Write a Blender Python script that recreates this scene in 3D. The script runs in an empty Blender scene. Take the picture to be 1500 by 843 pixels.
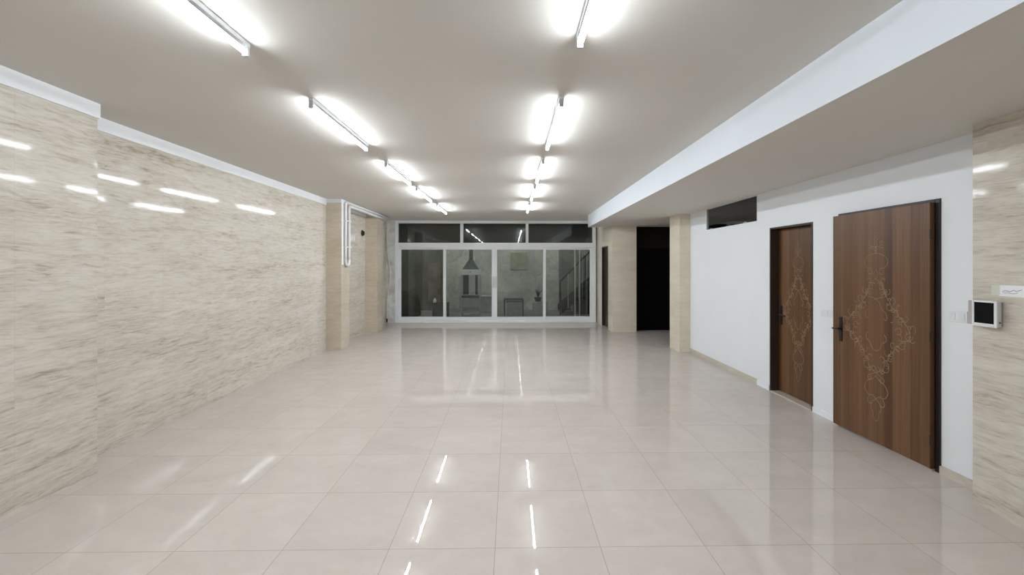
import bpy, bmesh, math, random
from mathutils import Vector, Matrix

random.seed(7)
PI = math.pi
COL = bpy.context.scene.collection

# ------------------------------------------------------------------ materials
def new_mat(name):
    m = bpy.data.materials.new(name)
    m.use_nodes = True
    nt = m.node_tree
    nt.nodes.clear()
    out = nt.nodes.new('ShaderNodeOutputMaterial')
    return m, nt, out

def node(nt, kind, **props):
    n = nt.nodes.new(kind)
    for k, v in props.items():
        setattr(n, k, v)
    return n

def principled(nt, out, color=(.8, .8, .8), rough=.5, spec=.5, metal=0., coat=0., coat_rough=.03):
    p = nt.nodes.new('ShaderNodeBsdfPrincipled')
    p.inputs['Base Color'].default_value = (*color, 1)
    p.inputs['Roughness'].default_value = rough
    p.inputs['Specular IOR Level'].default_value = spec
    p.inputs['Metallic'].default_value = metal
    p.inputs['Coat Weight'].default_value = coat
    p.inputs['Coat Roughness'].default_value = coat_rough
    nt.links.new(p.outputs[0], out.inputs[0])
    return p

def simple(name, color, rough=.5, spec=.5, metal=0., coat=0., var=.04, scale=6.):
    """plain paint / plastic / metal with a faint uneven tone"""
    m, nt, out = new_mat(name)
    p = principled(nt, out, color, rough, spec, metal, coat)
    if var > 0:
        geo = node(nt, 'ShaderNodeNewGeometry')
        nz = node(nt, 'ShaderNodeTexNoise')
        nz.inputs['Scale'].default_value = scale
        nz.inputs['Detail'].default_value = 4
        nt.links.new(geo.outputs['Position'], nz.inputs['Vector'])
        r = node(nt, 'ShaderNodeValToRGB')
        a = [max(0, c * (1 - var)) for c in color]
        b = [min(1, c * (1 + var)) for c in color]
        r.color_ramp.elements[0].position = .3
        r.color_ramp.elements[1].position = .7
        r.color_ramp.elements[0].color = (*a, 1)
        r.color_ramp.elements[1].color = (*b, 1)
        nt.links.new(nz.outputs['Fac'], r.inputs[0])
        nt.links.new(r.outputs[0], p.inputs['Base Color'])
    return m

def mathn(nt, op, a, b=None, c=None):
    n = node(nt, 'ShaderNodeMath', operation=op)
    for i, v in enumerate((a, b, c)):
        if v is None:
            continue
        if isinstance(v, (int, float)):
            n.inputs[i].default_value = v
        else:
            nt.links.new(v, n.inputs[i])
    return n.outputs[0]

def vmath(nt, op, a, b=None):
    n = node(nt, 'ShaderNodeVectorMath', operation=op)
    for i, v in enumerate((a, b)):
        if v is None:
            continue
        if isinstance(v, tuple):
            n.inputs[i].default_value = v
        else:
            nt.links.new(v, n.inputs[i])
    return n.outputs[0]

def mixc(nt, fac, a, b, blend='MIX'):
    n = node(nt, 'ShaderNodeMix', data_type='RGBA', blend_type=blend)
    if isinstance(fac, (int, float)):
        n.inputs[0].default_value = fac
    else:
        nt.links.new(fac, n.inputs[0])
    for i, v in ((6, a), (7, b)):
        if isinstance(v, tuple):
            n.inputs[i].default_value = (*v, 1)
        else:
            nt.links.new(v, n.inputs[i])
    return n.outputs[2]

def ramp(nt, fac, stops):
    r = node(nt, 'ShaderNodeValToRGB')
    els = r.color_ramp.elements
    while len(els) < len(stops):
        els.new(.5)
    for e, (p, c) in zip(els, stops):
        e.position = p
        e.color = (*c, 1) if len(c) == 3 else c
    nt.links.new(fac, r.inputs[0])
    return r.outputs[0]

def noise(nt, vec, scale, detail=5, rough=.55, dist=0.):
    n = node(nt, 'ShaderNodeTexNoise')
    n.inputs['Scale'].default_value = scale
    n.inputs['Detail'].default_value = detail
    n.inputs['Roughness'].default_value = rough
    n.inputs['Distortion'].default_value = dist
    nt.links.new(vec, n.inputs['Vector'])
    return n.outputs['Fac']

def joint_mask(nt, coord, size, off, width):
    """1 on a joint line of a regular grid along one coordinate, else 0"""
    a = mathn(nt, 'ADD', coord, -off)
    a = mathn(nt, 'DIVIDE', a, size)
    f = mathn(nt, 'FRACT', a)
    d = mathn(nt, 'SUBTRACT', f, .5)
    d = mathn(nt, 'ABSOLUTE', d)
    return mathn(nt, 'GREATER_THAN', d, .5 - width / size / 2), mathn(nt, 'FLOOR', a)

def marble(name, light, mid, dark, contrast=1., vein=12., rough=.12, tile_w=.6, tile_h=.3, joint=.6, bump=.02, spec=.5):
    """travertine-look glazed tile: horizontal streaks, each tile its own cut"""
    m, nt, out = new_mat(name)
    p = principled(nt, out, light, rough, spec)
    geo = node(nt, 'ShaderNodeNewGeometry')
    sep = node(nt, 'ShaderNodeSeparateXYZ')
    nt.links.new(geo.outputs['Position'], sep.inputs[0])
    hor = mathn(nt, 'ADD', sep.outputs[0], sep.outputs[1])
    jv, iz = joint_mask(nt, sep.outputs[2], tile_h, .03, .0025)
    jh, ih = joint_mask(nt, hor, tile_w, .115, .0025)
    # per-tile shift
    comb = node(nt, 'ShaderNodeCombineXYZ')
    nt.links.new(ih, comb.inputs[0])
    nt.links.new(iz, comb.inputs[1])
    wn = node(nt, 'ShaderNodeTexWhiteNoise', noise_dimensions='2D')
    nt.links.new(comb.outputs[0], wn.inputs['Vector'])
    shift = mathn(nt, 'MULTIPLY', wn.outputs['Value'], .35)
    c2 = node(nt, 'ShaderNodeCombineXYZ')
    nt.links.new(hor, c2.inputs[0])
    nt.links.new(shift, c2.inputs[1])
    nt.links.new(sep.outputs[2], c2.inputs[2])
    warp = noise(nt, vmath(nt, 'MULTIPLY', c2.outputs[0], (2.6, 1, 5.)), 1.3, 3)
    wz = mathn(nt, 'MULTIPLY', mathn(nt, 'SUBTRACT', warp, .5), .06)
    zz = mathn(nt, 'ADD', sep.outputs[2], wz)
    def streak(fh, fv, detail, rough, dist):
        c = node(nt, 'ShaderNodeCombineXYZ')
        nt.links.new(mathn(nt, 'MULTIPLY', hor, fh), c.inputs[0])
        nt.links.new(shift, c.inputs[1])
        nt.links.new(mathn(nt, 'MULTIPLY', zz, fv), c.inputs[2])
        return noise(nt, c.outputs[0], 1., detail, rough, dist)
    n1 = streak(4.2, 32. * vein, 7, .68, .45)      # short soft streaks
    n2 = streak(11., 85. * vein, 5, .65, .3)         # fine grain
    n3 = streak(.7, 6. * vein, 3, .5, .3)          # broad layers
    s = mathn(nt, 'ADD', mathn(nt, 'MULTIPLY', n1, .46), mathn(nt, 'MULTIPLY', n2, .30))
    s = mathn(nt, 'ADD', s, mathn(nt, 'MULTIPLY', n3, .24))
    k = .15 / contrast
    col = ramp(nt, s, [(.5 - k, dark), (.5 - k * .42, mid), (.5 + k * .3, light), (.5 + k, tuple(min(1, v * 1.06) for v in light))])
    # broad cloudiness
    cl = noise(nt, vmath(nt, 'MULTIPLY', c2.outputs[0], (.8, 1, 2.)), 1.1, 3)
    cloud = ramp(nt, cl, [(.3, (.93, .92, .90)), (.7, (1.03, 1.03, 1.04))])
    col = mixc(nt, 1., col, cloud, 'MULTIPLY')
    j = mathn(nt, 'MAXIMUM', jv, jh)
    j = mathn(nt, 'MULTIPLY', j, joint * .5)
    col = mixc(nt, j, col, tuple(v * .72 for v in mid))
    nt.links.new(col, p.inputs['Base Color'])
    if bump:
        bp = node(nt, 'ShaderNodeBump')
        bp.inputs['Strength'].default_value = bump
        bp.inputs['Distance'].default_value = .01
        bn = noise(nt, geo.outputs['Position'], 2.5, 2)
        nt.links.new(bn, bp.inputs['Height'])
        nt.links.new(bp.outputs[0], p.inputs['Normal'])
    return m

def floor_mat():
    m, nt, out = new_mat('polished_cream_tile')
    df = node(nt, 'ShaderNodeBsdfDiffuse')
    gl = node(nt, 'ShaderNodeBsdfGlossy')
    gl.inputs['Roughness'].default_value = .004
    fr = node(nt, 'ShaderNodeFresnel')
    fr.inputs[0].default_value = 1.57
    mx = node(nt, 'ShaderNodeMixShader')
    nt.links.new(df.outputs[0], mx.inputs[1])
    nt.links.new(gl.outputs[0], mx.inputs[2])
    nt.links.new(mx.outputs[0], out.inputs[0])
    geo = node(nt, 'ShaderNodeNewGeometry')
    sep = node(nt, 'ShaderNodeSeparateXYZ')
    nt.links.new(geo.outputs['Position'], sep.inputs[0])
    jx, ix = joint_mask(nt, sep.outputs[0], .6, -.088, .0042)
    jy, iy = joint_mask(nt, sep.outputs[1], .5885, 2.347, .0042)
    comb = node(nt, 'ShaderNodeCombineXYZ')
    nt.links.new(ix, comb.inputs[0])
    nt.links.new(iy, comb.inputs[1])
    wn = node(nt, 'ShaderNodeTexWhiteNoise', noise_dimensions='2D')
    nt.links.new(comb.outputs[0], wn.inputs['Vector'])
    sh = vmath(nt, 'MULTIPLY', wn.outputs['Color'], (9., 9., 9.))
    pos = vmath(nt, 'ADD', geo.outputs['Position'], sh)
    n1 = noise(nt, vmath(nt, 'MULTIPLY', pos, (1.6, 2.6, 1)), 1.6, 7, .62, .6)
    n2 = noise(nt, pos, 17., 4, .6)
    s = mathn(nt, 'ADD', mathn(nt, 'MULTIPLY', n1, .75), mathn(nt, 'MULTIPLY', n2, .25))
    col = ramp(nt, s, [(.34, FLOOR_D), (.52, FLOOR_M), (.68, FLOOR_L)])
    tone = ramp(nt, wn.outputs['Value'], [(0, (.975, .975, .975)), (1, (1.02, 1.02, 1.02))])
    col = mixc(nt, 1., col, tone, 'MULTIPLY')
    j = mathn(nt, 'MAXIMUM', jx, jy)
    cw = node(nt, 'ShaderNodeMath')
    col = mixc(nt, mathn(nt, 'MULTIPLY', j, .7), col, (.34, .27, .235))
    nt.links.new(col, df.inputs['Color'])
    nt.links.new(fr.outputs[0], cw.inputs[0])
    cw.operation = 'MULTIPLY'
    nt.links.new(mathn(nt, 'SUBTRACT', 1., mathn(nt, 'MULTIPLY', j, .7)), cw.inputs[1])
    nt.links.new(cw.outputs[0], mx.inputs[0])
    return m

def wood_mat(name, base, dark, light):
    """walnut laminate: vertical bands of plank tone with fine grain"""
    m, nt, out = new_mat(name)
    p = principled(nt, out, base, .42, .4)
    tc = node(nt, 'ShaderNodeTexCoord')
    sep = node(nt, 'ShaderNodeSeparateXYZ')
    nt.links.new(tc.outputs['Object'], sep.inputs[0])
    c = node(nt, 'ShaderNodeCombineXYZ')
    nt.links.new(mathn(nt, 'MULTIPLY', sep.outputs[1], 9.), c.inputs[0])
    nt.links.new(mathn(nt, 'MULTIPLY', sep.outputs[2], .12), c.inputs[1])
    band = noise(nt, c.outputs[0], 1.5, 3, .55)
    wn = node(nt, 'ShaderNodeTexWhiteNoise', noise_dimensions='1D')
    nt.links.new(mathn(nt, 'FLOOR', mathn(nt, 'MULTIPLY', sep.outputs[1], 13.)), wn.inputs['W'])
    c2 = node(nt, 'ShaderNodeCombineXYZ')
    nt.links.new(mathn(nt, 'MULTIPLY', sep.outputs[1], 70.), c2.inputs[0])
    nt.links.new(mathn(nt, 'MULTIPLY', sep.outputs[2], 1.1), c2.inputs[1])
    grain = noise(nt, c2.outputs[0], 1.4, 5, .65, .4)
    s = mathn(nt, 'ADD', mathn(nt, 'MULTIPLY', band, .45), mathn(nt, 'MULTIPLY', wn.outputs['Value'], .22))
    s = mathn(nt, 'ADD', s, mathn(nt, 'MULTIPLY', grain, .33))
    col = ramp(nt, s, [(.3, dark), (.5, base), (.72, light)])
    nt.links.new(col, p.inputs['Base Color'])
    return m

def cement_mat(name, k):
    """patchy unfinished cement render of the yard wall"""
    m, nt, out = new_mat(name)
    p = principled(nt, out, (.3, .29, .27), .9, .2)
    geo = node(nt, 'ShaderNodeNewGeometry')
    n0 = noise(nt, geo.outputs['Position'], 1.3, 4, .6)
    vor = node(nt, 'ShaderNodeTexVoronoi')
    vor.inputs['Scale'].default_value = 2.3
    wv = node(nt, 'ShaderNodeTexNoise')
    wv.inputs['Scale'].default_value = 2.2
    nt.links.new(geo.outputs['Position'], wv.inputs['Vector'])
    off = vmath(nt, 'ADD', geo.outputs['Position'], vmath(nt, 'MULTIPLY', wv.outputs['Color'], (.9, .9, .9)))
    nt.links.new(off, vor.inputs['Vector'])
    sepc = node(nt, 'ShaderNodeSeparateColor')
    nt.links.new(vor.outputs['Color'], sepc.inputs[0])
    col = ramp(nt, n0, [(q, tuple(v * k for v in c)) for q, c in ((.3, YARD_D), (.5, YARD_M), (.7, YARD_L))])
    patch = ramp(nt, sepc.outputs[0], [(0, (.66, .68, .66)), (.5, (1, .98, .93)), (1, (1.2, 1.16, 1.08))])
    col = mixc(nt, .5, col, patch, 'MULTIPLY')
    fine = noise(nt, geo.outputs['Position'], 9., 5, .65)
    col = mixc(nt, .8, col, ramp(nt, fine, [(.3, (.78, .78, .76)), (.7, (1.12, 1.11, 1.09))]), 'MULTIPLY')
    nt.links.new(col, p.inputs['Base Color'])
    return m

def plaster_mat():
    m, nt, out = new_mat('raw_plaster')
    p = principled(nt, out, (.5, .48, .46), .85, .2)
    geo = node(nt, 'ShaderNodeNewGeometry')
    n0 = noise(nt, geo.outputs['Position'], 3.2, 6, .65, .5)
    col = ramp(nt, n0, [(.35, (.56, .53, .50)), (.5, (.68, .65, .62)), (.62, (.80, .785, .76))])
    nt.links.new(col, p.inputs['Base Color'])
    return m

def glass_mat(name, tint, ior=1.5):
    m, nt, out = new_mat(name)
    fr = node(nt, 'ShaderNodeFresnel')
    fr.inputs[0].default_value = ior
    tr = node(nt, 'ShaderNodeBsdfTransparent')
    tr.inputs[0].default_value = (*tint, 1)
    gl = node(nt, 'ShaderNodeBsdfGlossy')
    gl.inputs['Roughness'].default_value = .008
    gl.inputs['Color'].default_value = (1, 1, 1, 1)
    mx = node(nt, 'ShaderNodeMixShader')
    nt.links.new(fr.outputs[0], mx.inputs[0])
    nt.links.new(tr.outputs[0], mx.inputs[1])
    nt.links.new(gl.outputs[0], mx.inputs[2])
    nt.links.new(mx.outputs[0], out.inputs[0])
    return m

def emit_mat(name, color, strength):
    m, nt, out = new_mat(name)
    e = node(nt, 'ShaderNodeEmission')
    e.inputs[0].default_value = (*color, 1)
    e.inputs[1].default_value = strength
    nt.links.new(e.outputs[0], out.inputs[0])
    return m

FLOOR_D, FLOOR_M, FLOOR_L = (.63, .56, .51), (.67, .598, .545), (.705, .635, .58)
YARD_D, YARD_M, YARD_L = (.36, .37, .345), (.47, .47, .44), (.56, .55, .52)
TUBE_POWER = 35.0

M = {}
M['ceiling'] = simple('ceiling_paint', (.685, .655, .61), .75, .2, var=.012, scale=1.5)
M['white'] = simple('white_paint', (.82, .84, .86), .6, .3, var=.012, scale=2.)
M['riser'] = simple('riser_paint', (.67, .695, .73), .6, .3, var=.012, scale=2.)
M['trim'] = simple('white_trim', (.82, .83, .84), .5, .3, var=.01)
M['marble'] = marble('travertine_wall_tile', (.665, .615, .54), (.565, .505, .43), (.395, .33, .255), 1.22, 1., .075, bump=0, spec=.22)
M['marble_pillar'] = marble('travertine_pillar_tile', (.82, .745, .62), (.75, .67, .545), (.64, .55, .435), .7, .9, .10, .6, .6, .7)
M['marble_left'] = marble('travertine_left_pillar_tile', (.66, .575, .46), (.57, .485, .375), (.45, .37, .27), .8, .9, .10, .6, .6, .7)
M['skirting'] = marble('beige_skirting_tile', (.60, .55, .47), (.54, .48, .40), (.44, .38, .31), .7, .6, .2, .6, .3, .2, 0)
M['floor'] = floor_mat()
M['wood'] = wood_mat('walnut_laminate', (.132, .060, .023), (.062, .026, .009), (.215, .112, .052))
M['wood_dark'] = wood_mat('dark_walnut_laminate', (.045, .026, .015), (.026, .015, .009), (.07, .043, .026))
M['inlay'] = simple('carved_line', (.30, .20, .12), .5, .3, var=.05)
M['frame'] = simple('dark_brown_metal', (.022, .015, .012), .4, .4, var=.1)
M['black'] = simple('black_metal', (.010, .009, .009), .35, .5, var=.1)
M['doorway_dark'] = simple('unlit_doorway_black', (.0030, .0027, .0025), .9, .1, var=.1)  # near black that paints the unlit doorway
M['umber'] = simple('alcove_shade_paint', (.011, .009, .007), .8, .15, var=.1)  # alcove shade put into the wall colour
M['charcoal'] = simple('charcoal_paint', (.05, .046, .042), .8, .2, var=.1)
M['chrome'] = simple('polished_chrome', (.75, .75, .76), .15, .5, 1., var=.02)
M['pvc'] = simple('white_upvc', (.88, .90, .91), .28, .5, var=.012)
M['plastic'] = simple('white_plastic', (.80, .80, .79), .35, .5, var=.02)
M['plate'] = simple('switch_plate_plastic', (.79, .81, .825), .35, .5, var=.02)
M['rocker'] = simple('switch_rocker_plastic', (.76, .78, .795), .35, .5, var=.02)
M['grey_plastic'] = simple('warm_grey_plastic', (.44, .40, .40), .4, .5, var=.03)
M['silver'] = simple('silver_plastic', (.66, .65, .65), .3, .5, var=.02)
M['screen'] = simple('dark_screen', (.002, .003, .003), .35, .12, var=0)
M['paper'] = simple('white_paper', (.86, .86, .87), .7, .2, var=.015)
M['tape'] = simple('faded_tape', (.66, .65, .57), .6, .3, var=.03)
M['pen'] = simple('violet_pen', (.42, .36, .48), .7, .2, var=.05)
M['insulation'] = simple('white_pipe_insulation', (.80, .79, .78), .55, .3, var=.03)
M['cable'] = simple('white_cable', (.76, .74, .71), .5, .3, var=.02)
M['hole'] = simple('dark_hole', (.03, .02, .015), .9, .1, var=.2)
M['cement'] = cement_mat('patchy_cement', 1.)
M['cement_shaded'] = cement_mat('shaded_cement', .26)  # darkened copy of the yard cement, light falloff put into its tone
M['cement_half_shaded'] = cement_mat('half_shaded_cement', .42)  # half-darkened copy, painting the dimmer stair side of the yard
M['plaster'] = plaster_mat()
M['pavers'] = simple('yard_cement', (.18, .185, .175), .85, .2, var=.2, scale=2.)
M['glass'] = glass_mat('window_glass', (.90, .925, .905), 1.52)
M['glass_green'] = glass_mat('green_grey_glass', (.62, .68, .63), 1.75)
M['tube'] = emit_mat('lit_tube', (.86, .94, 1.), TUBE_POWER)
for k_, pw in enumerate((.86, .90, .95, 1.02, 1.22, 1.42)):
    M['tube_%d' % k_] = emit_mat('lit_tube', (.86, .94, 1.), TUBE_POWER * pw)
M['batten'] = simple('white_batten', (.78, .79, .80), .45, .4, var=.01)
M['holder'] = simple('grey_lampholder', (.55, .555, .55), .45, .4, var=.03)
M['yard_white'] = simple('yard_white_sheet', (.88, .91, .88), .6, .3, var=.05)
M['yard_grey'] = simple('yard_grey_steel', (.40, .42, .40), .5, .4, var=.08)
M['yard_dark'] = simple('yard_dark_steel', (.035, .037, .034), .6, .3, var=.2)
M['hood'] = simple('hood_grey_steel', (.17, .18, .17), .55, .3, var=.1)
M['lightwell'] = simple('grey_green_plaster', (.46, .54, .47), .85, .2, var=.15)
M['block'] = simple('pale_cement_block', (.33, .345, .325), .85, .2, var=.12)
M['leaf'] = simple('dusty_leaf', (.05, .07, .045), .7, .2, var=.3)
M['crate'] = simple('green_crate_plastic', (.06, .085, .075), .6, .3, var=.1)
M['tarp'] = simple('dark_tarp', (.035, .036, .033), .8, .2, var=.3)
M['poster'] = simple('brown_board', (.17, .13, .115), .8, .2, var=.3, scale=3.)

# ------------------------------------------------------------------ mesh helpers
def box(bm, x0, x1, y0, y1, z0, z1):
    if x0 > x1: x0, x1 = x1, x0
    if y0 > y1: y0, y1 = y1, y0
    if z0 > z1: z0, z1 = z1, z0
    v = [bm.verts.new(p) for p in ((x0, y0, z0), (x1, y0, z0), (x1, y1, z0), (x0, y1, z0),
                                   (x0, y0, z1), (x1, y0, z1), (x1, y1, z1), (x0, y1, z1))]
    for f in ((0, 3, 2, 1), (4, 5, 6, 7), (0, 1, 5, 4), (1, 2, 6, 5), (2, 3, 7, 6), (3, 0, 4, 7)):
        bm.faces.new([v[i] for i in f])
    return v

def hexa(bm, pts):
    """box from 8 points: bottom ring then top ring"""
    v = [bm.verts.new(p) for p in pts]
    for f in ((0, 3, 2, 1), (4, 5, 6, 7), (0, 1, 5, 4), (1, 2, 6, 5), (2, 3, 7, 6), (3, 0, 4, 7)):
        bm.faces.new([v[i] for i in f])

def tube(bm, pts, r, seg=10, caps=True, taper=None):
    pts = [Vector(p) for p in pts]
    rings = []
    n = len(pts)
    ref = None
    for i, p in enumerate(pts):
        a = pts[max(0, i - 1)]
        b = pts[min(n - 1, i + 1)]
        t = (b - a)
        if t.length < 1e-9:
            t = Vector((0, 0, 1))
        t.normalize()
        if ref is None:
            ref = Vector((0, 0, 1)) if abs(t.z) < .9 else Vector((1, 0, 0))
        u = ref - t * ref.dot(t)
        if u.length < 1e-6:
            u = t.orthogonal()
        u.normalize()
        ref = u
        w = t.cross(u)
        rr = r if taper is None else r * taper[i]
        rings.append([bm.verts.new(p + (u * math.cos(2 * PI * k / seg) + w * math.sin(2 * PI * k / seg)) * rr) for k in range(seg)])
    for i in range(n - 1):
        for k in range(seg):
            bm.faces.new((rings[i][k], rings[i][(k + 1) % seg], rings[i + 1][(k + 1) % seg], rings[i + 1][k]))
    if caps:
        bm.faces.new(rings[0][::-1])
        bm.faces.new(rings[-1])

def lathe(bm, prof, c=(0, 0, 0), seg=20):
    rings = []
    for r, z in prof:
        rings.append([bm.verts.new((c[0] + r * math.cos(2 * PI * k / seg), c[1] + r * math.sin(2 * PI * k / seg), c[2] + z)) for k in range(seg)])
    for i in range(len(rings) - 1):
        for k in range(seg):
            bm.faces.new((rings[i][k], rings[i][(k + 1) % seg], rings[i + 1][(k + 1) % seg], rings[i + 1][k]))
    bm.faces.new(rings[0][::-1])
    bm.faces.new(rings[-1])

def B():
    return bmesh.new()

def obj(name, bm, mat, parent=None, bevel=0., smooth=False, origin=None, kind=None):
    bmesh.ops.recalc_face_normals(bm, faces=bm.faces[:])
    if origin is not None:
        bmesh.ops.translate(bm, verts=bm.verts[:], vec=[-c for c in origin])
    me = bpy.data.meshes.new(name)
    bm.to_mesh(me)
    bm.free()
    me.materials.append(M[mat] if isinstance(mat, str) else mat)
    if smooth:
        for p in me.polygons:
            p.use_smooth = True
    o = bpy.data.objects.new(name, me)
    COL.objects.link(o)
    if origin is not None:
        o.location = origin
    if parent is not None:
        o.parent = parent
    if bevel:
        md = o.modifiers.new('edge', 'BEVEL')
        md.width = bevel
        md.segments = 2
        md.limit_method = 'ANGLE'
    if kind:
        o['kind'] = kind
    return o

def struct(name, bm, mat, label=None, bevel=0.):
    o = obj(name, bm, mat, None, bevel, kind='structure')
    o['category'] = name.split('_')[0]
    o['label'] = label
    return o

def thing(name, loc, label, cat, group=None, kind=None, rz=0.):
    o = bpy.data.objects.new(name, None)
    o.empty_display_size = .1
    COL.objects.link(o)
    o.location = loc
    o.rotation_euler.z = rz
    tag(o, label, cat, group, kind)
    return o

def tag(o, label, cat, group=None, kind=None):
    o['label'] = label
    o['category'] = cat
    if group: o['group'] = group
    if kind: o['kind'] = kind
    return o

# ------------------------------------------------------------------ room dimensions
H = 2.86          # main ceiling
S = 2.557         # lowered ceiling
YB = -1.6         # wall behind the camera
YW = 11.65        # glazed wall
XL, XLP = -3.48, -3.20      # left wall, its pillars
XR, XRP = 3.32, 3.12        # white wall, its pillars
XD = 2.44         # short wall beside the glazing

# floor
bm = B(); box(bm, -3.7, 4.9, YB - .15, YW + .10, -.12, 0)
struct('floor', bm, 'floor', 'polished cream floor tiles in square grid')

# ceiling (main)
bm = B(); box(bm, -3.7, 2.64, YB - .15, YW + .15, H, H + .12)
struct('ceiling', bm, 'ceiling', 'flat off-white main ceiling with two rows of tube lights')

# lowered ceiling along the right with its bright white riser
YS = 10.27
def bx(y): return 1.832 + .0095 * y
bm = B()
hexa(bm, [(bx(YB), YB - .15, S), (4.9, YB - .15, S), (4.9, YS, S), (bx(YS), YS, S),
          (bx(YB), YB - .15, S + .303), (4.9, YB - .15, S + .303), (4.9, YS, S + .303), (bx(YS), YS, S + .303)])
o = struct('ceiling_right', bm, 'ceiling', 'lowered ceiling over the doors with a white riser edge')
o.data.materials.append(M['riser'])
for p in o.data.polygons:
    if p.normal.x < -.9:
        p.material_index = 1

# left wall and pillars
bm = B(); box(bm, XL - .2, XL, 3.25, YW + .1, 0, H)
struct('wall_left', bm, 'marble', 'long recessed marble tiled wall')
bm = B(); box(bm, XL - .2, XLP, YB, 3.25, 0, H)
struct('pillar_left_near', bm, 'marble', 'projecting marble tiled wall section nearest the camera')
bm = B(); box(bm, XL, XLP, 7.85, 8.25, 0, H)
struct('pillar_left', bm, 'marble_left', 'marble pillar carrying the white insulated pipes')
bm = B(); box(bm, XL, XLP, 9.95, 10.40, 0, H)
struct('pillar_left_far', bm, 'marble_left', 'marble pillar nearest the glass doors on the pipe side')
bm = B(); box(bm, XL, -3.235, YW - .05, YW + .15, 0, H)
struct('wall_far', bm, 'plaster', 'narrow strip of raw plaster beside the glass doors')

# cornice strips
e, hh = .012, .113
bm = B()
box(bm, XLP, XLP + e, YB, 3.25 + e, H - hh, H)
box(bm, XL + e, XLP, 3.25, 3.25 + e, H - hh, H)
struct('trim_1', bm, 'trim', 'white cornice on the projecting marble wall section')
bm = B(); box(bm, XL, XL + e, 3.25 + e, 7.85 - e, H - hh, H)
struct('trim_2', bm, 'trim', 'long white cornice on the recessed marble wall')
bm = B()
box(bm, XL + e, XLP + e, 7.85 - e, 7.85, H - hh * .6, H)
box(bm, XLP, XLP + e, 7.85, 8.25, H - hh * .6, H)
struct('trim_3', bm, 'trim', 'white cornice around the pillar with pipes')
bm = B(); box(bm, XL, XL + e, 8.25, 9.95, H - hh, H)
struct('trim_4', bm, 'trim', 'short white cornice between the two marble pillars')

# wall behind the camera
bm = B(); box(bm, -3.7, 4.9, YB - .15, YB, 0, H + .1)
struct('wall_back', bm, 'white', 'plain white wall at the near end of the hall')

# right side: near marble pillar, white wall with openings, pilaster, far pillar, short wall
bm = B(); box(bm, XRP, 4.9, YB, 2.74, 0, S)
struct('pillar_right_near', bm, 'marble', 'marble tiled wall section holding the video intercom')

D1 = (4.483, 5.235, 2.085)      # far door y0, y1, top
D2 = (3.132, 4.121, 2.125)      # near door
W2 = (5.506, 6.955, 2.198, S)   # high window
WT = .20
bm = B()
def wseg(y0, y1, z0, z1): box(bm, XR, XR + WT, y0, y1, z0, z1)
wseg(2.74, D2[0], 0, S)
wseg(D2[0], D2[1], D2[2], S)
wseg(D2[1], D1[0], 0, S)
wseg(D1[0], D1[1], D1[2], S)
wseg(D1[1], W2[0], 0, S)
wseg(W2[0], W2[1], 0, W2[2])
wseg(W2[1], 8.05, 0, S)
struct('wall_right', bm, 'white', 'white painted wall with the two walnut doors')

bm = B(); box(bm, XRP, XR, 7.58, 8.05, 0, S)
struct('pillar_right', bm, 'marble_pillar', 'beige marble pilaster between white wall and dark opening')
bm = B(); box(bm, XD, 3.03, 9.90, YS, 0, S)
struct('pillar_right_far', bm, 'marble_pillar', 'broad beige marble pillar between dark opening and glass doors')
bm = B()
box(bm, XD, XD + .2, 11.02, YW + .15, 0, H)
box(bm, XD, XD + .2, YS, 11.02, 2.10, H)
box(bm, XD, XD + .2, YS, 10.30, 0, 2.10)
struct('wall_right_far', bm, 'marble_pillar', 'short tiled wall with a narrow brown door by the glazing')
# enclosure of the alcove, darkness put into its colours, and the rooms behind
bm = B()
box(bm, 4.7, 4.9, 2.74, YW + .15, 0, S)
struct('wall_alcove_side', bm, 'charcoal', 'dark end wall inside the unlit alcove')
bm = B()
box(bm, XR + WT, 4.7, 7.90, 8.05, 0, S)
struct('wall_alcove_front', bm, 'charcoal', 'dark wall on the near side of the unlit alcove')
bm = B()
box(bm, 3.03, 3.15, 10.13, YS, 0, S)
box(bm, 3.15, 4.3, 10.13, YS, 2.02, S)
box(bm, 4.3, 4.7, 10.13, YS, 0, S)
struct('wall_alcove_back', bm, 'umber', 'alcove wall around the doorway, its shade painted in near black')
d = thing('doorway_dark_panel', (3.725, 10.2, 0), 'black panel painting the darkness of the alcove doorway', 'door', kind='structure')  # black leaf and handle stand in for the dark of an open doorway
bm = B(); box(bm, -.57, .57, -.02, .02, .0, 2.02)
obj('leaf', bm, 'doorway_dark', d)
bm = B(); tube(bm, [(.48, -.02, 1.0), (.48, -.06, 1.0), (.37, -.06, 1.0)], .009, 8)
obj('handle', bm, 'black', d)

# narrow brown door in the short wall by the glazing
d = thing('door_4', (XD, 10.66, 0), 'narrow brown door beside the glass doors, seen almost edge on', 'door', kind='structure')
bm = B(); box(bm, .06, .10, -.33, .33, .01, 2.07)
obj('leaf', bm, 'wood_dark', d)
bm = B(); box(bm, .0, .12, -.36, -.33, 0, 2.10); box(bm, .0, .12, .33, .36, 0, 2.10); box(bm, .0, .12, -.33, .33, 2.07, 2.10)
obj('frame', bm, 'frame', d)

# skirting
bm = B(); box(bm, XR - .012, XR, 5.50, 7.58, 0, .075)
struct('baseboard_right', bm, 'skirting', 'beige tile skirting along the white wall under the high window')
bm = B(); box(bm, XR - .012, XR, D1[1] + .004, 5.50, 0, .07)
struct('baseboard_right_short', bm, 'white', 'painted white skirting piece beside the far walnut door')
bm = B(); box(bm, XR - .012, XR, D2[1] + .004, D1[0] - .004, 0, .06)
struct('baseboard_right_middle', bm, 'white', 'white skirting between the two walnut doors')
bm = B(); box(bm, XR - .02, XR, 2.74, D2[0] - .004, 0, .062)
struct('baseboard_right_near', bm, 'skirting', 'beige skirting between the big walnut door and marble section')

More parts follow.
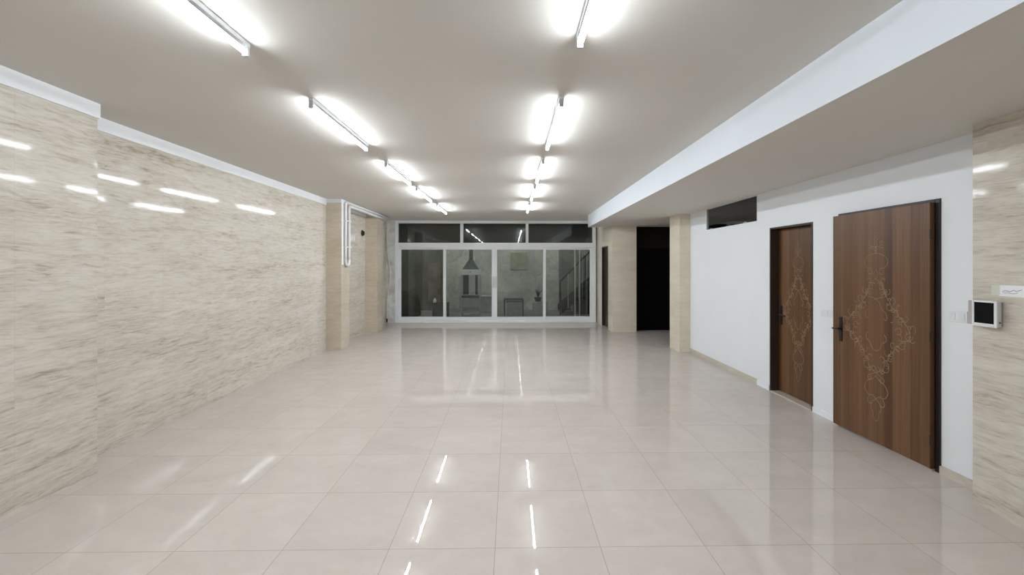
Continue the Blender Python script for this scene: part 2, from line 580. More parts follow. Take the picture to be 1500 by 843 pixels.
# ------------------------------------------------------------------ glazed sliding wall
FX0, FX1 = -3.235, 2.40
w = thing('window_1', (0, YW, 0), 'white framed sliding glass doors with three panes above', 'glass door', kind='structure')
Z0, ZP0, ZP1, ZT0, ZT1 = .0, .150, 2.05, 2.24, 2.785
bm = B()
box(bm, FX0, FX0 + .085, -.06, .06, .0, H)
box(bm, FX1 - .085, FX1, -.06, .06, .0, H)
box(bm, FX0 + .085, FX1 - .085, -.06, .06, ZT1, H)
box(bm, FX0 + .085, FX1 - .085, -.06, .06, 2.10, ZT0)
box(bm, FX0 + .085, FX1 - .085, -.07, .06, 0, .055)
obj('frame', bm, 'pvc', w, .006)
tx = [FX0 + .085, -1.414, -1.332, .424, .501, FX1 - .085]
for i in (1, 3):
    bm = B(); box(bm, tx[i], tx[i + 1], -.055, .055, ZT0, ZT1)
    obj('mullion', bm, 'pvc', w, .005)
for i in (0, 2, 4):
    bm = B(); box(bm, tx[i] - .003, tx[i + 1] + .003, -.004, .004, ZT0 - .003, ZT1 + .003)
    obj('glass', bm, 'glass', w)
# four sliding sashes
edges = [(-3.15, -1.805, .02), (-1.89, -.455, -.03), (-.455, .989, -.03), (.905, 2.315, .02)]
for k, (a, b, y) in enumerate(edges):
    st = .075
    bm = B()
    box(bm, a, a + st, y - .022, y + .022, .055, 2.10)
    box(bm, b - st, b, y - .022, y + .022, .055, 2.10)
    box(bm, a + st, b - st, y - .022, y + .022, .055, ZP0 + .01)
    box(bm, a + st, b - st, y - .022, y + .022, ZP1, 2.10)
    s = obj('sash', bm, 'pvc', w, .004)
    bm = B(); box(bm, a + st - .004, b - st + .004, y - .004, y + .004, ZP0 + .006, ZP1 + .004)
    obj('glass', bm, 'glass', s)
    if k in (1, 2):
        cx_ = -.455 + (-.035 if k == 1 else .035)
        bm = B()
        box(bm, cx_ - .02, cx_ + .02, y - .034, y - .022, .98, 1.30)
        for zz in (1.01, 1.27):
            box(bm, cx_ - .012, cx_ + .012, y - .075, y - .034, zz - .015, zz + .015)
        box(bm, cx_ - .014, cx_ + .014, y - .09, y - .072, .995, 1.285)
        obj('handle', bm, 'plastic', s, .006)
    if k == 0:
        bm = B()
        box(bm, a + .022, a + .056, y - .032, y - .022, 1.02, 1.22)
        box(bm, a + .030, a + .048, y - .062, y - .032, 1.08, 1.16)
        obj('latch', bm, 'plastic', s, .004)

# high window in the white wall
w2 = thing('window_2', (XR, (W2[0] + W2[1]) / 2, W2[2]), 'high dark window in the white wall under the lowered ceiling', 'window', kind='structure')
hl = (W2[1] - W2[0]) / 2; hz = S - W2[2]
bm = B()
t_ = .008
for (a, b, c, d_) in ((-hl, -hl + t_, 0, hz), (hl - t_, hl, 0, hz), (-hl + t_, hl - t_, 0, t_), (-hl + t_, hl - t_, hz - t_, hz)):
    box(bm, -.004, .04, a, b, c, d_)
obj('frame', bm, 'white', w2)
bm = B(); box(bm, .010, .016, -hl + t_ - .003, hl - t_ + .003, t_ - .003, hz - t_ + .003)
obj('glass', bm, 'glass_green', w2)
bm = B(); box(bm, XR + .55, XR + .6, 2.74, 7.9, 0, S)
struct('wall_lightwell', bm, 'lightwell', 'dark wall behind the high window')
# bits of plaster left on the ledge in front of that window
for (yy_, w_, h_, lab) in ((6.80, .11, .018, 'pale plaster crumb on the high window ledge, at the end near the dark opening'),
                           (5.80, .12, .020, 'pale plaster crumb on the high window ledge, at the end near the walnut doors')):
    bm = B()
    lathe(bm, [(.9, 0), (1., .25), (.8, .7), (.45, .95), (.1, 1.)], seg=12)
    for v_ in bm.verts:
        a_ = math.atan2(v_.co.y, v_.co.x)
        f_ = 1 + .16 * math.sin(3 * a_ + yy_) + .09 * math.sin(5 * a_)
        v_.co = (v_.co.x * f_ * .006, v_.co.y * f_ * w_ / 2, v_.co.z * h_ * (1 + .25 * math.sin(2 * a_)))
    o = obj('plaster_crumb', bm, 'block', None, 0, True)
    o.location = (XR + .002, yy_, W2[2] + t_ - .002)
    tag(o, lab, 'plaster crumb')

# ------------------------------------------------------------------ walnut doors
def arc(c, r, a0, a1, n=10, r1=None):
    r1 = r if r1 is None else r1
    out = []
    for i in range(n + 1):
        t = i / n
        a = a0 + (a1 - a0) * t
        rr = r + (r1 - r) * t
        out.append((c[0] + rr * math.cos(a), c[1] + rr * math.sin(a)))
    return out

def smooth_path(p, it=2):
    for _ in range(it):
        q = [p[0]]
        for a, b in zip(p[:-1], p[1:]):
            q.append((a[0] * .75 + b[0] * .25, a[1] * .75 + b[1] * .25))
            q.append((a[0] * .25 + b[0] * .75, a[1] * .25 + b[1] * .75))
        q.append(p[-1])
        p = q
    return p

def filigree():
    """half of a carved diamond of curling stems, in metres (u sideways, v up), mirrored by the caller"""
    L = []
    # finial at the top
    L.append(smooth_path([(0, 1.90), (.018, 1.885), (.004, 1.865), (.022, 1.845), (.004, 1.825), (.02, 1.80), (.0, 1.775)]))
    L.append(smooth_path([(.0, 1.775), (.05, 1.785), (.085, 1.80), (.07, 1.83), (.05, 1.815), (.06, 1.80)]))
    L.append(smooth_path([(.0, 1.745), (.04, 1.77), (.075, 1.775), (.09, 1.755)]))
    L.append(smooth_path([(0, 1.775), (.012, 1.75), (.0, 1.725)]))
    # upper oval
    L.append(smooth_path([(0, 1.725), (.07, 1.715), (.125, 1.685), (.13, 1.63), (.095, 1.60), (.055, 1.60), (.035, 1.57), (.055, 1.545), (.085, 1.555), (.085, 1.585)]))
    L.append(smooth_path([(0, 1.51), (.025, 1.535), (.02, 1.565), (.0, 1.585)]))
    # long strand out to the side and back
    main = [(0, 1.51), (.055, 1.475), (.075, 1.43), (.11, 1.405), (.115, 1.355), (.155, 1.33), (.165, 1.28), (.215, 1.265),
            (.235, 1.215), (.285, 1.20), (.315, 1.15), (.35, 1.12), (.355, 1.06), (.32, 1.03), (.27, 1.03), (.255, .985), (.205, .97),
            (.19, .915), (.14, .90), (.135, .845), (.095, .82), (.09, .77), (.05, .745), (0, .72)]
    L.append(smooth_path(main))
    # curls hung on the strand
    for i, (u, v) in enumerate(main[1:-1]):
        sgn = 1 if i % 2 == 0 else -1
        a0 = (.6 + i * 1.1)
        r = .030 + .008 * ((i * 7) % 3)
        cu, cv = u + sgn * .022, v + .012
        L.append(arc((max(.02, cu), cv), r, a0, a0 + sgn * 4.4, 12, r * .35))
        L.append(arc((max(.02, u - sgn * .026), v - .016), r * .72, a0 + 2.1, a0 + 2.1 - sgn * 4.0, 10, r * .25))
    # inner stems
    L.append(smooth_path([(0, 1.34), (.04, 1.315), (.07, 1.25), (.11, 1.235), (.125, 1.19), (.10, 1.165), (.085, 1.185)]))
    L.append(smooth_path([(0, 1.34), (.045, 1.355), (.07, 1.35)]))
    L.append(smooth_path([(0, .90), (.05, .925), (.07, .98), (.11, .99), (.115, 1.03), (.09, 1.05)]))
    L.append(smooth_path([(.20, 1.10), (.235, 1.13), (.27, 1.11), (.26, 1.075), (.225, 1.075)]))
    L.append(smooth_path([(.16, 1.16), (.20, 1.17), (.205, 1.21)]))
    # lower oval and tail
    L.append(smooth_path([(0, .72), (.05, .70), (.10, .675), (.075, .64), (.045, .655), (.055, .68)]))
    L.append(smooth_path([(0, .70), (.035, .66), (.095, .64), (.135, .585), (.115, .535), (.075, .515), (.04, .53), (.0, .50)]))
    L.append(smooth_path([(.075, .515), (.10, .48), (.085, .445), (.045, .45)]))
    L.append(smooth_path([(.0, .50), (.05, .465), (.06, .41), (.03, .385), (.035, .345), (.0, .31)]))
    return L

def ornament_bm(scale_u, thick, x):
    bm = B()
    for path in filigree():
        for sg in (1, -1):
            tube(bm, [(x, sg * u * scale_u, 1.90 - (1.90 - v) * 1.06) for u, v in path], thick, 5)
    return bm

def lever_handle(bm, y, z, dirn, x0, ln=.12):
    """backplate, spindle and lever on a face looking towards -x"""
    box(bm, x0 - .008, x0, y - .018, y + .018, z - .125, z + .115)
    tube(bm, [(x0 - .005, y, z), (x0 - .022, y, z)], .016, 14)
    tube(bm, [(x0 - .02, y, z), (x0 - .038, y, z), (x0 - .043, y + dirn * .010, z), (x0 - .042, y + dirn * ln, z - .002)], .0095, 10)

# near door: face frame with a leaf standing slightly open
d2 = thing('door_2', (XR, (D2[0] + D2[1]) / 2, 0), 'wide walnut door standing slightly ajar, with carved scroll ornament', 'door', kind='structure')
cy2 = (D2[0] + D2[1]) / 2
ya, yb = D2[0] - cy2, D2[1] - cy2
bm = B()
fw = .038
box(bm, -.012, WT, ya, ya + fw, 0, D2[2])
box(bm, -.012, WT, yb - fw, yb, 0, D2[2])
box(bm, -.012, WT, ya + fw, yb - fw, D2[2] - fw, D2[2])
obj('frame', bm, 'frame', d2, .003)
bm = B(); box(bm, -.035, WT, ya + fw, yb - fw, 0, .014)
obj('threshold', bm, 'skirting', d2, .003)
# leaf: origin at the hinge line, which is the near jamb
lw = (D2[1] - D2[0]) - .045
bm = B(); box(bm, -.040, 0, .0, lw, .022, 2.098)
leaf = obj('leaf', bm, 'wood', d2, .002)
leaf.location = (-.014, ya + .036, 0)
leaf.rotation_euler.z = math.radians(1.05)
orn = obj('ornament', ornament_bm(.88, .0028, -.0405), 'inlay', leaf)
orn.location = (0, .465, 0)
bm = B(); lever_handle(bm, lw - .098, .985, 1, -.040, .045)
hd = obj('handle', bm, 'black', leaf, .002)
hd['label'] = 'black lever handle on a long backplate'
bm = B(); tube(bm, [(-.082, lw - .054, .983), (-.082, lw - .040, .983)], .0105, 10)
obj('handle_tip', bm, 'chrome', leaf)
for z in (.25, 1.05, 1.85):
    bm = B(); tube(bm, [(-.043, -.005, z - .04), (-.043, -.005, z + .04)], .005, 10)
    obj('hinge', bm, 'black', leaf)

# far door: leaf set back in a deep dark frame
d1 = thing('door_1', (XR, (D1[0] + D1[1]) / 2, 0), 'narrower closed walnut door set deep in its dark frame', 'door', kind='structure')
cy1 = (D1[0] + D1[1]) / 2
ya, yb = D1[0] - cy1, D1[1] - cy1
bm = B()
fw = .022
box(bm, -.006, WT, ya, ya + fw, 0, D1[2])
box(bm, -.006, WT, yb - fw, yb, 0, D1[2])
box(bm, -.006, WT, ya + fw, yb - fw, D1[2] - fw, D1[2])
fr = obj('frame', bm, simple('brown_steel_frame', (.040, .024, .017), .45, .4, var=.1), d1, .002)
bm = B(); box(bm, -.01, WT, ya + fw, yb - fw, 0, .012)
obj('threshold', bm, 'skirting', d1, .002)
bm = B(); box(bm, .10, .14, ya + fw + .002, yb - fw - .002, .016, D1[2] - fw - .003)
leaf = obj('leaf', bm, 'wood', d1, .002)
orn = obj('ornament', ornament_bm(.70, .0026, .0995), 'inlay', leaf)
bm = B(); lever_handle(bm, yb - fw - .055, .985, -1, .10)
obj('handle', bm, 'black', leaf, .002)

# ------------------------------------------------------------------ tube lights
def arc_shell(bm, y0, y1, zc, r, a0, a1, n, th=.0012):
    """thin curved strip running along y"""
    rows = []
    for i in range(n + 1):
        a = a0 + (a1 - a0) * i / n
        for rr in (r, r - th):
            for y in (y0, y1):
                rows.append(bm.verts.new((rr * math.cos(a), y, zc + rr * math.sin(a))))
    for i in range(n):
        p, q = rows[4 * i:4 * i + 4], rows[4 * i + 4:4 * i + 8]
        bm.faces.new((p[0], p[1], q[1], q[0])); bm.faces.new((p[2], q[2], q[3], p[3]))
        bm.faces.new((p[0], q[0], q[2], p[2])); bm.faces.new((p[1], p[3], q[3], q[1]))
    bm.faces.new(rows[0:2] + rows[3:1:-1]); bm.faces.new(rows[-4:-2] + rows[-1:-3:-1])

def make_tube_light():
    t = thing('ceiling_tube_light', (0, 0, 0), '', 'tube light', 'tube lights in two ceiling rows')
    bm = B(); box(bm, -.019, .019, -.60, .60, -.026, 0)
    obj('batten', bm, 'batten', t, .004)
    for s in (-1, 1):
        bm = B()
        box(bm, -.016, .016, s * .60, s * .578, -.078, -.020)
        obj('lampholder', bm, 'holder', t, .004)
    bm = B(); arc_shell(bm, -.576, .576, -.054, .0165, math.radians(22), math.radians(158), 12)
    obj('heat_sink', bm, 'batten', t, 0, True)['label'] = 'white metal back of the tube'
    bm = B(); tube(bm, [(0, -.576, -.054), (0, .576, -.054)], .0150, 20)
    obj('tube', bm, 'tube', t, 0, True)
    return t

def copy_tree(o, parent=None):
    c = o.copy()
    COL.objects.link(c)
    if parent is not None:
        c.parent = parent
    for ch in list(o.children):
        copy_tree(ch, c)
    return c

ORD = ['', 'first', 'second', 'third', 'fourth', 'last']
rowA = [-.15, 1.76, 3.70, 5.55, 7.16, 8.97]  # first tube of each row is unseen, added to light the near end
rowB = [-.25, 1.64, 3.64, 5.38, 6.98, 8.74]
lamps = [(-1.49, y, 'marble', i) for i, y in enumerate(rowA)] + [(.375, y, 'riser', i) for i, y in enumerate(rowB)]
proto = make_tube_light()
for n, (x, y, side, i) in enumerate(lamps):
    o = proto if n == 0 else copy_tree(proto)
    o.location = (x, y, H)
    for ch in o.children:            # tube power raised along the row to brighten the far end
        if ch.name.split('.')[0] == 'tube':
            ch.material_slots[0].link = 'OBJECT'
            ch.material_slots[0].material = M['tube_%d' % i]
    where = 'in the row near the marble wall' if side == 'marble' else 'in the row near the white riser'
    if i == 0:
        o['label'] = 'lit tube light ' + where + ', added unseen behind the camera'
    elif i == 1:
        o['label'] = 'lit tube light ' + where + ', cut by the picture top'
    elif i == 5:
        o['label'] = 'lit tube light ' + where + ', last before the glass doors'
    else:
        o['label'] = 'lit tube light ' + where + ', ' + ORD[i] + ' from the camera'

# ------------------------------------------------------------------ pipes, cable and wall plates
p = thing('air_conditioner_pipe', (-3.16, 8.05, H), 'pair of white insulated pipes looping down the marble pillar and along the ceiling', 'pipe')
def rel(pts, o): return [(a - o[0], b - o[1], c - o[2]) for a, b, c in pts]
P0 = (-3.16, 8.05, H)
def bend(c, r, a0, a1, f, n=6):
    return [f(c, r, a0 + (a1 - a0) * i / n) for i in range(n + 1)]
yz = lambda c, r, a: (c[0], c[1] + r * math.cos(a), c[2] + r * math.sin(a))
xa = XLP + .032
for (y0, zt, x0, y1) in ((7.985, 2.825, xa, 10.72), (8.155, 2.765, xa, 10.55)):
    path = [(x0, y0, 1.70)] + [(x0, y0, 1.9), (x0, y0, 2.3), (x0, y0, zt - .06)]
    path += bend((x0, y0 + .05, zt - .05), .05, PI, PI / 2, yz)
    path += [(x0, y0 + .8, zt), (x0, y0 + 1.6, zt + .004), (x0, y1, zt)]
    bm = B(); tube(bm, rel(path, P0), .026, 10)
    obj('pipe', bm, 'insulation', p, 0, True)
bm = B()
path = [(xa, 7.985, 1.72)] + bend((xa, 8.07, 1.69), .085, PI, 2 * PI, yz, 10) + [(xa, 8.155, 1.72)]
tube(bm, rel(path, P0), .028, 10)
obj('pipe_bend', bm, 'insulation', p, 0, True)
for z in (1.95, 2.45):
    bm = B()
    box(bm, XLP - P0[0], XLP + .064 - P0[0], 7.95 - P0[1], 8.19 - P0[1], z - P0[2], z + .022 - P0[2])
    obj('pipe_mount', bm, 'plastic', p)
bm = B()
box(bm, XLP - P0[0], XLP + .012 - P0[0], 7.865 - P0[1], 7.935 - P0[1], 1.62 - P0[2], 2.80 - P0[2])
box(bm, XLP - P0[0], XLP + .012 - P0[0], 8.20 - P0[1], 8.245 - P0[1], 1.62 - P0[2], 2.80 - P0[2])
obj('edging', bm, 'trim', p)

c0 = (-3.45, YW - .05, 2.4)
c = thing('hanging_cable', c0, 'loose white cable hanging on raw plaster beside the glass doors', 'cable')
yy = YW - .065
path = [(-3.43, yy, 2.78), (-3.455, yy, 2.45), (-3.45, yy, 2.12), (-3.42, yy, 1.80), (-3.365, yy, 1.46), (-3.36, yy, 1.43), (-3.36, yy, 1.42), (-3.36, yy, 1.40), (-3.385, yy, 1.10), (-3.42, yy, .84), (-3.445, yy, .55), (-3.455, yy, .30), (-3.45, yy, .10)]
def sp3(p, it=2):
    for _ in range(it):
        q = [p[0]]
        for a, b in zip(p[:-1], p[1:]):
            q.append(tuple(a[i] * .75 + b[i] * .25 for i in range(3)))
            q.append(tuple(a[i] * .25 + b[i] * .75 for i in range(3)))
        q.append(p[-1]); p = q
    return p
bm = B(); tube(bm, rel(sp3(path), c0), .015, 8)
obj('cord', bm, 'cable', c, 0, True)
bm = B(); tube(bm, rel([(-3.45, yy, .13), (-3.45, yy, .10), (-3.45, yy, .04), (-3.45, yy, .015)], c0), .02, 10, True, [.6, 1, 1, .7])
obj('plug', bm, 'black', c, 0, True)['label'] = 'dark plug end'
bm = B(); tube(bm, rel([(-3.36, yy - .012, 1.455), (-3.36, yy - .012, 1.395)], c0), .018, 8)
obj('clip', bm, 'plastic', c)

# pipe hole in the tiled bay between the pillars
h0 = (XL, 9.73, 2.36)
v = thing('vent_pipe', h0, 'round dark pipe stub in the tiles between the two marble pillars', 'pipe stub')
bm = B(); tube(bm, [(.001, 0, 0), (.045, 0, 0)], .052, 22)
o = obj('stub', bm, 'hole', v)
bm = B()
ring = [(.008, .062 * math.cos(a * PI / 9), .062 * math.sin(a * PI / 9)) for a in range(19)]
tube(bm, ring, .012, 8, False)
obj('rim', bm, simple('rusty_rim', (.10, .065, .05), .8, .2, var=.3, scale=20), v, 0, True)

def switch_plate(loc, label, gangs, wid, hgt, name='switch_plate', cat='light switch', mat='plate'):
    """plate flat on a wall that looks towards -x; local y runs along the wall"""
    t = thing(name, loc, label, cat)
    bm = B(); box(bm, -.009, 0, -wid / 2, wid / 2, -hgt / 2, hgt / 2)
    obj('plate', bm, mat, t, .003)
    gw = wid / gangs
    for g in range(gangs):
        yc = -wid / 2 + gw * (g + .5)
        bm = B(); box(bm, -.0125, -.009, yc - gw * .30, yc + gw * .30, -hgt * .31, hgt * .31)
        obj('rocker', bm, 'rocker', t, .0015)
    return t
switch_plate((XR, 4.275, 1.108), 'white three-gang switch plate on the white wall between the two walnut doors', 3, .185, .085)
switch_plate((XR, 3.010, 1.228), 'white switch plate on the white wall next to the video intercom', 2, .13, .085)

# small plate beside the pipe loop, in the tiled bay
t = thing('wall_plate', (XL, 9.15, 2.21), 'pale blank wall plate in the tiled bay beside the pipe loop', 'wall plate')
bm = B(); box(bm, 0, .008, -.13, .13, -.075, .075)
obj('plate', bm, simple('cream_plate', (.66, .61, .54), .4, .4, var=.02), t, .003)
for yc in (-.06, .06):
    bm = B(); box(bm, .008, .011, yc - .035, yc + .035, -.045, .045)
    obj('cover', bm, 'plate', t, .002)

# ------------------------------------------------------------------ video intercom and paper note on the near marble section
i0 = (XRP, 2.63, 1.295)
ic = thing('video_intercom', i0, 'white video intercom with black screen on the marble section beside the big door', 'intercom')
bm = B(); box(bm, -.022, 0, -.062, .072, -.078, .078)
obj('wall_mount', bm, 'grey_plastic', ic, .003)
bm = B(); box(bm, -.048, -.020, -.072, .066, -.083, .081)
obj('body', bm, 'silver', ic, .006)
bm = B()
def frame_box(bm, x0, x1, a, b, c_, d_, t):
    box(bm, x0, x1, a, a + t[0], c_, d_); box(bm, x0, x1, b - t[1], b, c_, d_)
    box(bm, x0, x1, a + t[0], b - t[1], c_, c_ + t[2]); box(bm, x0, x1, a + t[0], b - t[1], d_ - t[3], d_)
frame_box(bm, -.056, -.047, -.074, .068, -.086, .083, (.017, .013, .022, .012))
obj('bezel', bm, 'plastic', ic, .003)
bm = B(); box(bm, -.0525, -.046, -.058, .056, -.065, .072)
obj('screen', bm, 'screen', ic)
bm = B()
for k in range(3):
    box(bm, -.0585, -.055, -.060 + k * .015, -.050 + k * .015, -.080, -.071)
obj('button', bm, 'rocker', ic, .001)
bm = B(); tube(bm, [(-.034, -.0712, -.052), (-.034, -.0745, -.052)], .005, 12)
obj('jack', bm, 'black', ic)
bm = B(); box(bm, -.046, .0, .066, .098, -.080, .078)
obj('side_bracket', bm, 'grey_plastic', ic, .003)['label'] = 'grey bracket along the far edge'

n0 = (XRP, 2.53, 1.445)
pn = thing('paper_note', n0, 'white paper strip with a pen scribble stuck on the marble above the intercom', 'note')
bm = B(); box(bm, -.002, 0, -.15, .058, -.034, .036)
obj('sheet', bm, 'paper', pn)
bm = B(); box(bm, -.0028, -.0005, .055, .100, -.030, .034)
obj('tape', bm, 'tape', pn)
bm = B()
tube(bm, sp3([(-.0022, .040, -.004), (-.0022, .02, .004), (-.0022, 0, -.006), (-.0022, -.02, .010), (-.0022, -.03, -.002), (-.0022, -.06, .012)]), .0022, 5)
tube(bm, sp3([(-.0022, .034, -.014), (-.0022, .01, -.010), (-.0022, -.015, -.016), (-.0022, -.04, -.008)]), .0018, 5)
obj('scribble', bm, 'pen', pn)

# ------------------------------------------------------------------ yard beyond the glass
YG = 15.0
bm = B(); box(bm, -4.6, 4.6, YW + .10, YG + .1, -.14, -.02)
struct('floor_yard', bm, 'pavers', 'grey cement floor of the dark yard')
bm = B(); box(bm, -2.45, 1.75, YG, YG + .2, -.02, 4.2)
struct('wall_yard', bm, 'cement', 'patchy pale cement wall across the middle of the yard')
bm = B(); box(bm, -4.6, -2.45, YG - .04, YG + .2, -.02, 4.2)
struct('wall_yard_dark', bm, 'cement_shaded', 'dark part of the yard wall behind the first sash, shade painted in')
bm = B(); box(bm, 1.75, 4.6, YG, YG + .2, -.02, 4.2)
struct('wall_yard_stair', bm, 'cement_half_shaded', 'yard wall behind the staircase, half shade painted in')
bm = B(); box(bm, -4.6, -4.4, YW + .15, YG, -.02, 4.2)
struct('wall_yard_left', bm, 'cement', 'cement side wall of the yard by the dark bin')
bm = B(); box(bm, 4.4, 4.6, YW + .15, YG, -.02, 4.2)
struct('wall_yard_right', bm, 'cement', 'cement side wall of the yard behind the stairs')
bm = B(); box(bm, -4.6, 4.6, YW + .15, 12.9, 2.95, 3.05); box(bm, -4.6, 4.6, 12.78, 12.9, 2.27, 2.95)  # drop edge added to hide the sky-lit wall from the transoms
struct('ceiling_yard', bm, 'charcoal', 'dark canopy slab with an added drop edge over the near part of the yard')

# barbecue with hood
b0 = (-1.263, 13.2, -.02)
q = thing('barbecue', b0, 'tall white-lipped barbecue hood on thin posts in the yard', 'barbecue')
for sx in (-.29, .29):
    for sy in (-.2, .2):
        bm = B(); box(bm, sx - .014, sx + .014, sy - .014, sy + .014, 0, 1.34)
        obj('post', bm, 'yard_grey', q)
bm = B()
box(bm, -.305, .305, -.215, .215, 1.325, 1.50)
obj('canopy', bm, 'yard_white', q, .005)
bm = B(); tube(bm, [(.0, -.218, 1.42), (.0, -.212, 1.42)], .018, 10)
obj('badge', bm, 'yard_dark', q)
bm = B()
hexa(bm, [(-.26, -.19, 1.50), (.26, -.19, 1.50), (.26, .19, 1.50), (-.26, .19, 1.50),
          (-.07, -.07, 1.80), (.07, -.07, 1.80), (.07, .07, 1.80), (-.07, .07, 1.80)])
obj('hood', bm, 'hood', q)
bm = B(); tube(bm, [(0, 0, 1.78), (0, 0, 2.30)], .065, 16)
obj('chimney', bm, 'hood', q, 0, True)
bm = B(); box(bm, -.28, .28, -.19, .19, .30, .60)
obj('firebox', bm, 'block', q, .01)
bm = B(); box(bm, -.30, .30, -.21, .21, .61, .66)
obj('grill', bm, 'yard_dark', q)
bm = B(); box(bm, -.29, .29, -.2, .2, .12, .15)
obj('shelf', bm, 'yard_grey', q)
bm = B(); box(bm, -.27, -.09, .17, .19, .68, 1.32); box(bm, .12, .20, .17, .19, .68, 1.32)
obj('back_panel', bm, 'yard_dark', q)

# low cement benches and blocks along the yard wall
bm = B(); box(bm, -1.75, -.55, 14.2, 14.75, -.02, .50); box(bm, -1.78, -.52, 14.17, 14.78, .50, .55)
tag(obj('cement_bench', bm, 'block', None, .012), 'long pale cement ledge behind the barbecue', 'ledge')
t = thing('work_table', (.10, 13.5, -.02), 'low grey table with dark legs behind the double sash, right of the barbecue', 'table')
bm = B(); box(bm, -.32, .32, -.3, .3, .50, .535)
obj('tabletop', bm, 'yard_dark', t)
for sx in (-.30, .30):
    for sy in (-.28, .28):
        bm = B(); box(bm, sx - .018, sx + .018, sy - .018, sy + .018, 0, .50)
        obj('leg', bm, 'yard_dark', t)
bm = B(); box(bm, -.26, .26, -.2, .25, .0, .44)
tag(obj('storage_box', bm, 'block', None, .015, origin=None), 'pale box standing under the low table', 'box')
bpy.data.objects['storage_box'].location = (.12, 13.5, -.02)
bm = B(); box(bm, -.24, .24, -.22, .22, 0, .44)
o = obj('cement_block', bm, 'block', None, .02); o.location = (.98, 13.7, -.02)
tag(o, 'pale cement block under the dark potted plant', 'block')
q = thing('potted_plant', (.90, 13.6, .42), 'dark spiky potted plant on the pale cement block', 'plant')
bm = B(); lathe(bm, [(.07, 0), (.10, .02), (.12, .12), (.125, .13), (.10, .125)], seg=16)
obj('pot', bm, 'yard_dark', q)
bm = B()
for k in range(15):
    a = k * 2.4
    ln = .20 + .14 * random.random()
    lean = .15 + .5 * random.random()
    pts = [(0, 0, .12), (math.cos(a) * ln * lean * .4, math.sin(a) * ln * lean * .4, .12 + ln * .6), (math.cos(a) * ln * lean, math.sin(a) * ln * lean, .12 + ln)]
    tube(bm, sp3(pts, 1), .016, 5, True, [.6, 1, 1, .8, .5, .15][:len(sp3(pts, 1))])
obj('leaves', bm, 'leaf', q)

# dark covered heap, crate, jug, boards on the wall
bm = B()
lathe(bm, [(.40, 0), (.44, .05), (.43, .35), (.40, .60), (.30, .75), (.12, .82), (.02, .83)], seg=22)
for v_ in bm.verts:
    a = math.atan2(v_.co.y, v_.co.x)
    f = 1 + .05 * math.sin(5 * a) + .03 * math.sin(9 * a + v_.co.z * 6)
    v_.co.x *= f; v_.co.y *= f
o = obj('covered_bin', bm, 'tarp', None, 0, True); o.location = (-3.35, 13.3, -.02)
tag(o, 'dark rounded bin under a cover in the yard corner', 'bin')
q = thing('plastic_crate', (-2.22, 13.2, -.02), 'dark green crate on the yard floor beside the barbecue', 'crate')
bm = B()
for z0 in (.02, .13, .24, .35):
    box(bm, -.24, .24, -.17, -.15, z0, z0 + .08); box(bm, -.24, .24, .15, .17, z0, z0 + .08)
    box(bm, -.24, -.22, -.15, .15, z0, z0 + .08); box(bm, .22, .24, -.15, .15, z0, z0 + .08)
obj('slats', bm, 'crate', q)
bm = B(); box(bm, -.22, .22, -.15, .15, .0, .02)
obj('base', bm, 'crate', q)
for (a, b) in ((-.22, -.15), (.22, -.15), (.22, .15), (-.22, .15)):
    bm = B(); box(bm, a - .02, a + .02, b - .02, b + .02, 0, .44)
    obj('corner_post', bm, 'crate', q)
bm = B(); lathe(bm, [(.035, 0), (.05, .01), (.052, .08), (.03, .11), (.018, .12), (.018, .145)], seg=14)
o = obj('jug', bm, 'yard_white', None, 0, True); o.location = (-2.385, 13.04, .43)
tag(o, 'small white jug on the corner of the dark green crate', 'jug')
bm = B(); box(bm, -.22, .22, -.02, .02, 0, 1.72)
o = obj('leaning_board', bm, 'poster', None, .004); o.location = (-2.75, 14.90, -.02)
o.rotation_euler.x = 0
tag(o, 'tall brown board standing against the yard wall behind the first sash', 'board')
bm = B(); box(bm, -.30, .30, -.012, .012, 0, .62)
o = obj('mounted_panel', bm, simple('olive_board', (.30, .29, .21), .8, .2, var=.2, scale=4), None, .004); o.location = (.30, 14.985, 1.45)
tag(o, 'olive tinted panel on the yard wall above the low table', 'board')

# staircase
s0 = (1.3, 13.6, -.02)
st = thing('staircase', s0, 'dark staircase with railing climbing behind the last sash', 'staircase')
n_st = 9
run, rise = .235, .21
for k in range(n_st):
    bm = B(); box(bm, .42 + k * run, .42 + (k + 1) * run + .03, -.1, .9, .18 + k * rise - .03, .18 + k * rise + .012)
    obj('tread', bm, 'charcoal', st, .004)
bm = B()
for sy in (-.12, .90):
    a = (.36, .02); b = (.42 + n_st * run, .02 + n_st * rise)
    hexa(bm, [(a[0], sy, a[1]), (a[0], sy + .03, a[1]), (b[0], sy + .03, b[1] - .02), (b[0], sy, b[1] - .02),
              (a[0], sy, a[1] + .24), (a[0], sy + .03, a[1] + .24), (b[0], sy + .03, b[1] + .24), (b[0], sy, b[1] + .24)])
obj('stringer', bm, 'yard_dark', st)
bm = B(); box(bm, .30, .345, -.13, -.085, 0, 1.10)
obj('newel_post', bm, 'yard_dark', st)
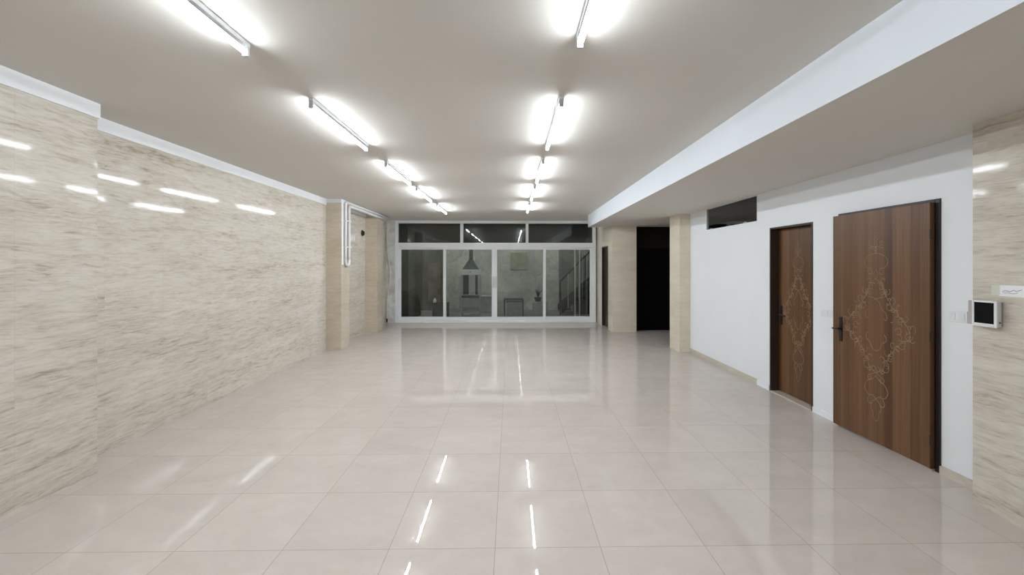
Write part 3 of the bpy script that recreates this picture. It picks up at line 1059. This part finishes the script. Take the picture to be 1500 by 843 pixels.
bm = B(); tube(bm, [(.32, -.108, 1.10), (.42 + n_st * run, -.108, 1.10 + 1.01 * (.1 + n_st * run))], .024, 8)
obj('handrail', bm, 'yard_dark', st)
for k, xx in enumerate((.58, .78, .93, 1.15, 1.38, 1.62)):
    z0_ = .18 + ((xx - .42) / run) * rise - .1
    bm = B(); box(bm, xx - .014, xx + .014, -.122, -.094, z0_, 1.10 + 1.01 * (xx - .32))
    obj('baluster', bm, 'yard_grey' if k in (0, 2) else 'yard_dark', st)
bm = B()
hexa(bm, [(.9, .1, 0), (2.53, .1, 0), (2.53, .85, 0), (.9, .85, 0), (.9, .1, .30), (2.53, .1, 1.70), (2.53, .85, 1.70), (.9, .85, .30)])
obj('understair_panel', bm, 'yard_dark', st)
# upright steel poles by the stairs
for nm, xx, yp, lab in (('steel_pole', 2.06, 13.2, 'thin pale steel pole in front of the stairs, left of its twin'),
                        ('steel_pole', 2.21, 13.2, 'thin pale steel pole in front of the stairs, right of its twin')):
    bm = B(); tube(bm, [(0, 0, 0), (0, 0, 4.21)], .024, 10)
    o = obj(nm, bm, 'yard_white', None, 0, True); o.location = (xx, yp, -.02)
    tag(o, lab, 'pole', 'steel poles by the yard stairs')

# ------------------------------------------------------------------ world, camera, view
wd = bpy.data.worlds.new('night')
bpy.context.scene.world = wd
wd.use_nodes = True
bg = wd.node_tree.nodes['Background']
bg.inputs[0].default_value = (.07, .075, .072, 1)
bg.inputs[1].default_value = 6.5

cam = bpy.data.cameras.new('camera')
co = bpy.data.objects.new('camera', cam)
COL.objects.link(co)
co.location = (0, 0, 1.607)
co.rotation_euler = (PI / 2, 0, -math.radians(.9))
cam.sensor_width = 36
cam.lens = 605 / 1500 * 36
cam.shift_x = (750 - 757.5) / 1500
cam.shift_y = (389 - 421.5) / 1500
cam.clip_start = .05
sc = bpy.context.scene
sc.camera = co
sc.view_settings.view_transform = 'Standard'
sc.view_settings.look = 'None'
sc.view_settings.gamma = 1
sc.view_settings.use_curve_mapping = False
sc.view_settings.exposure = 1.57
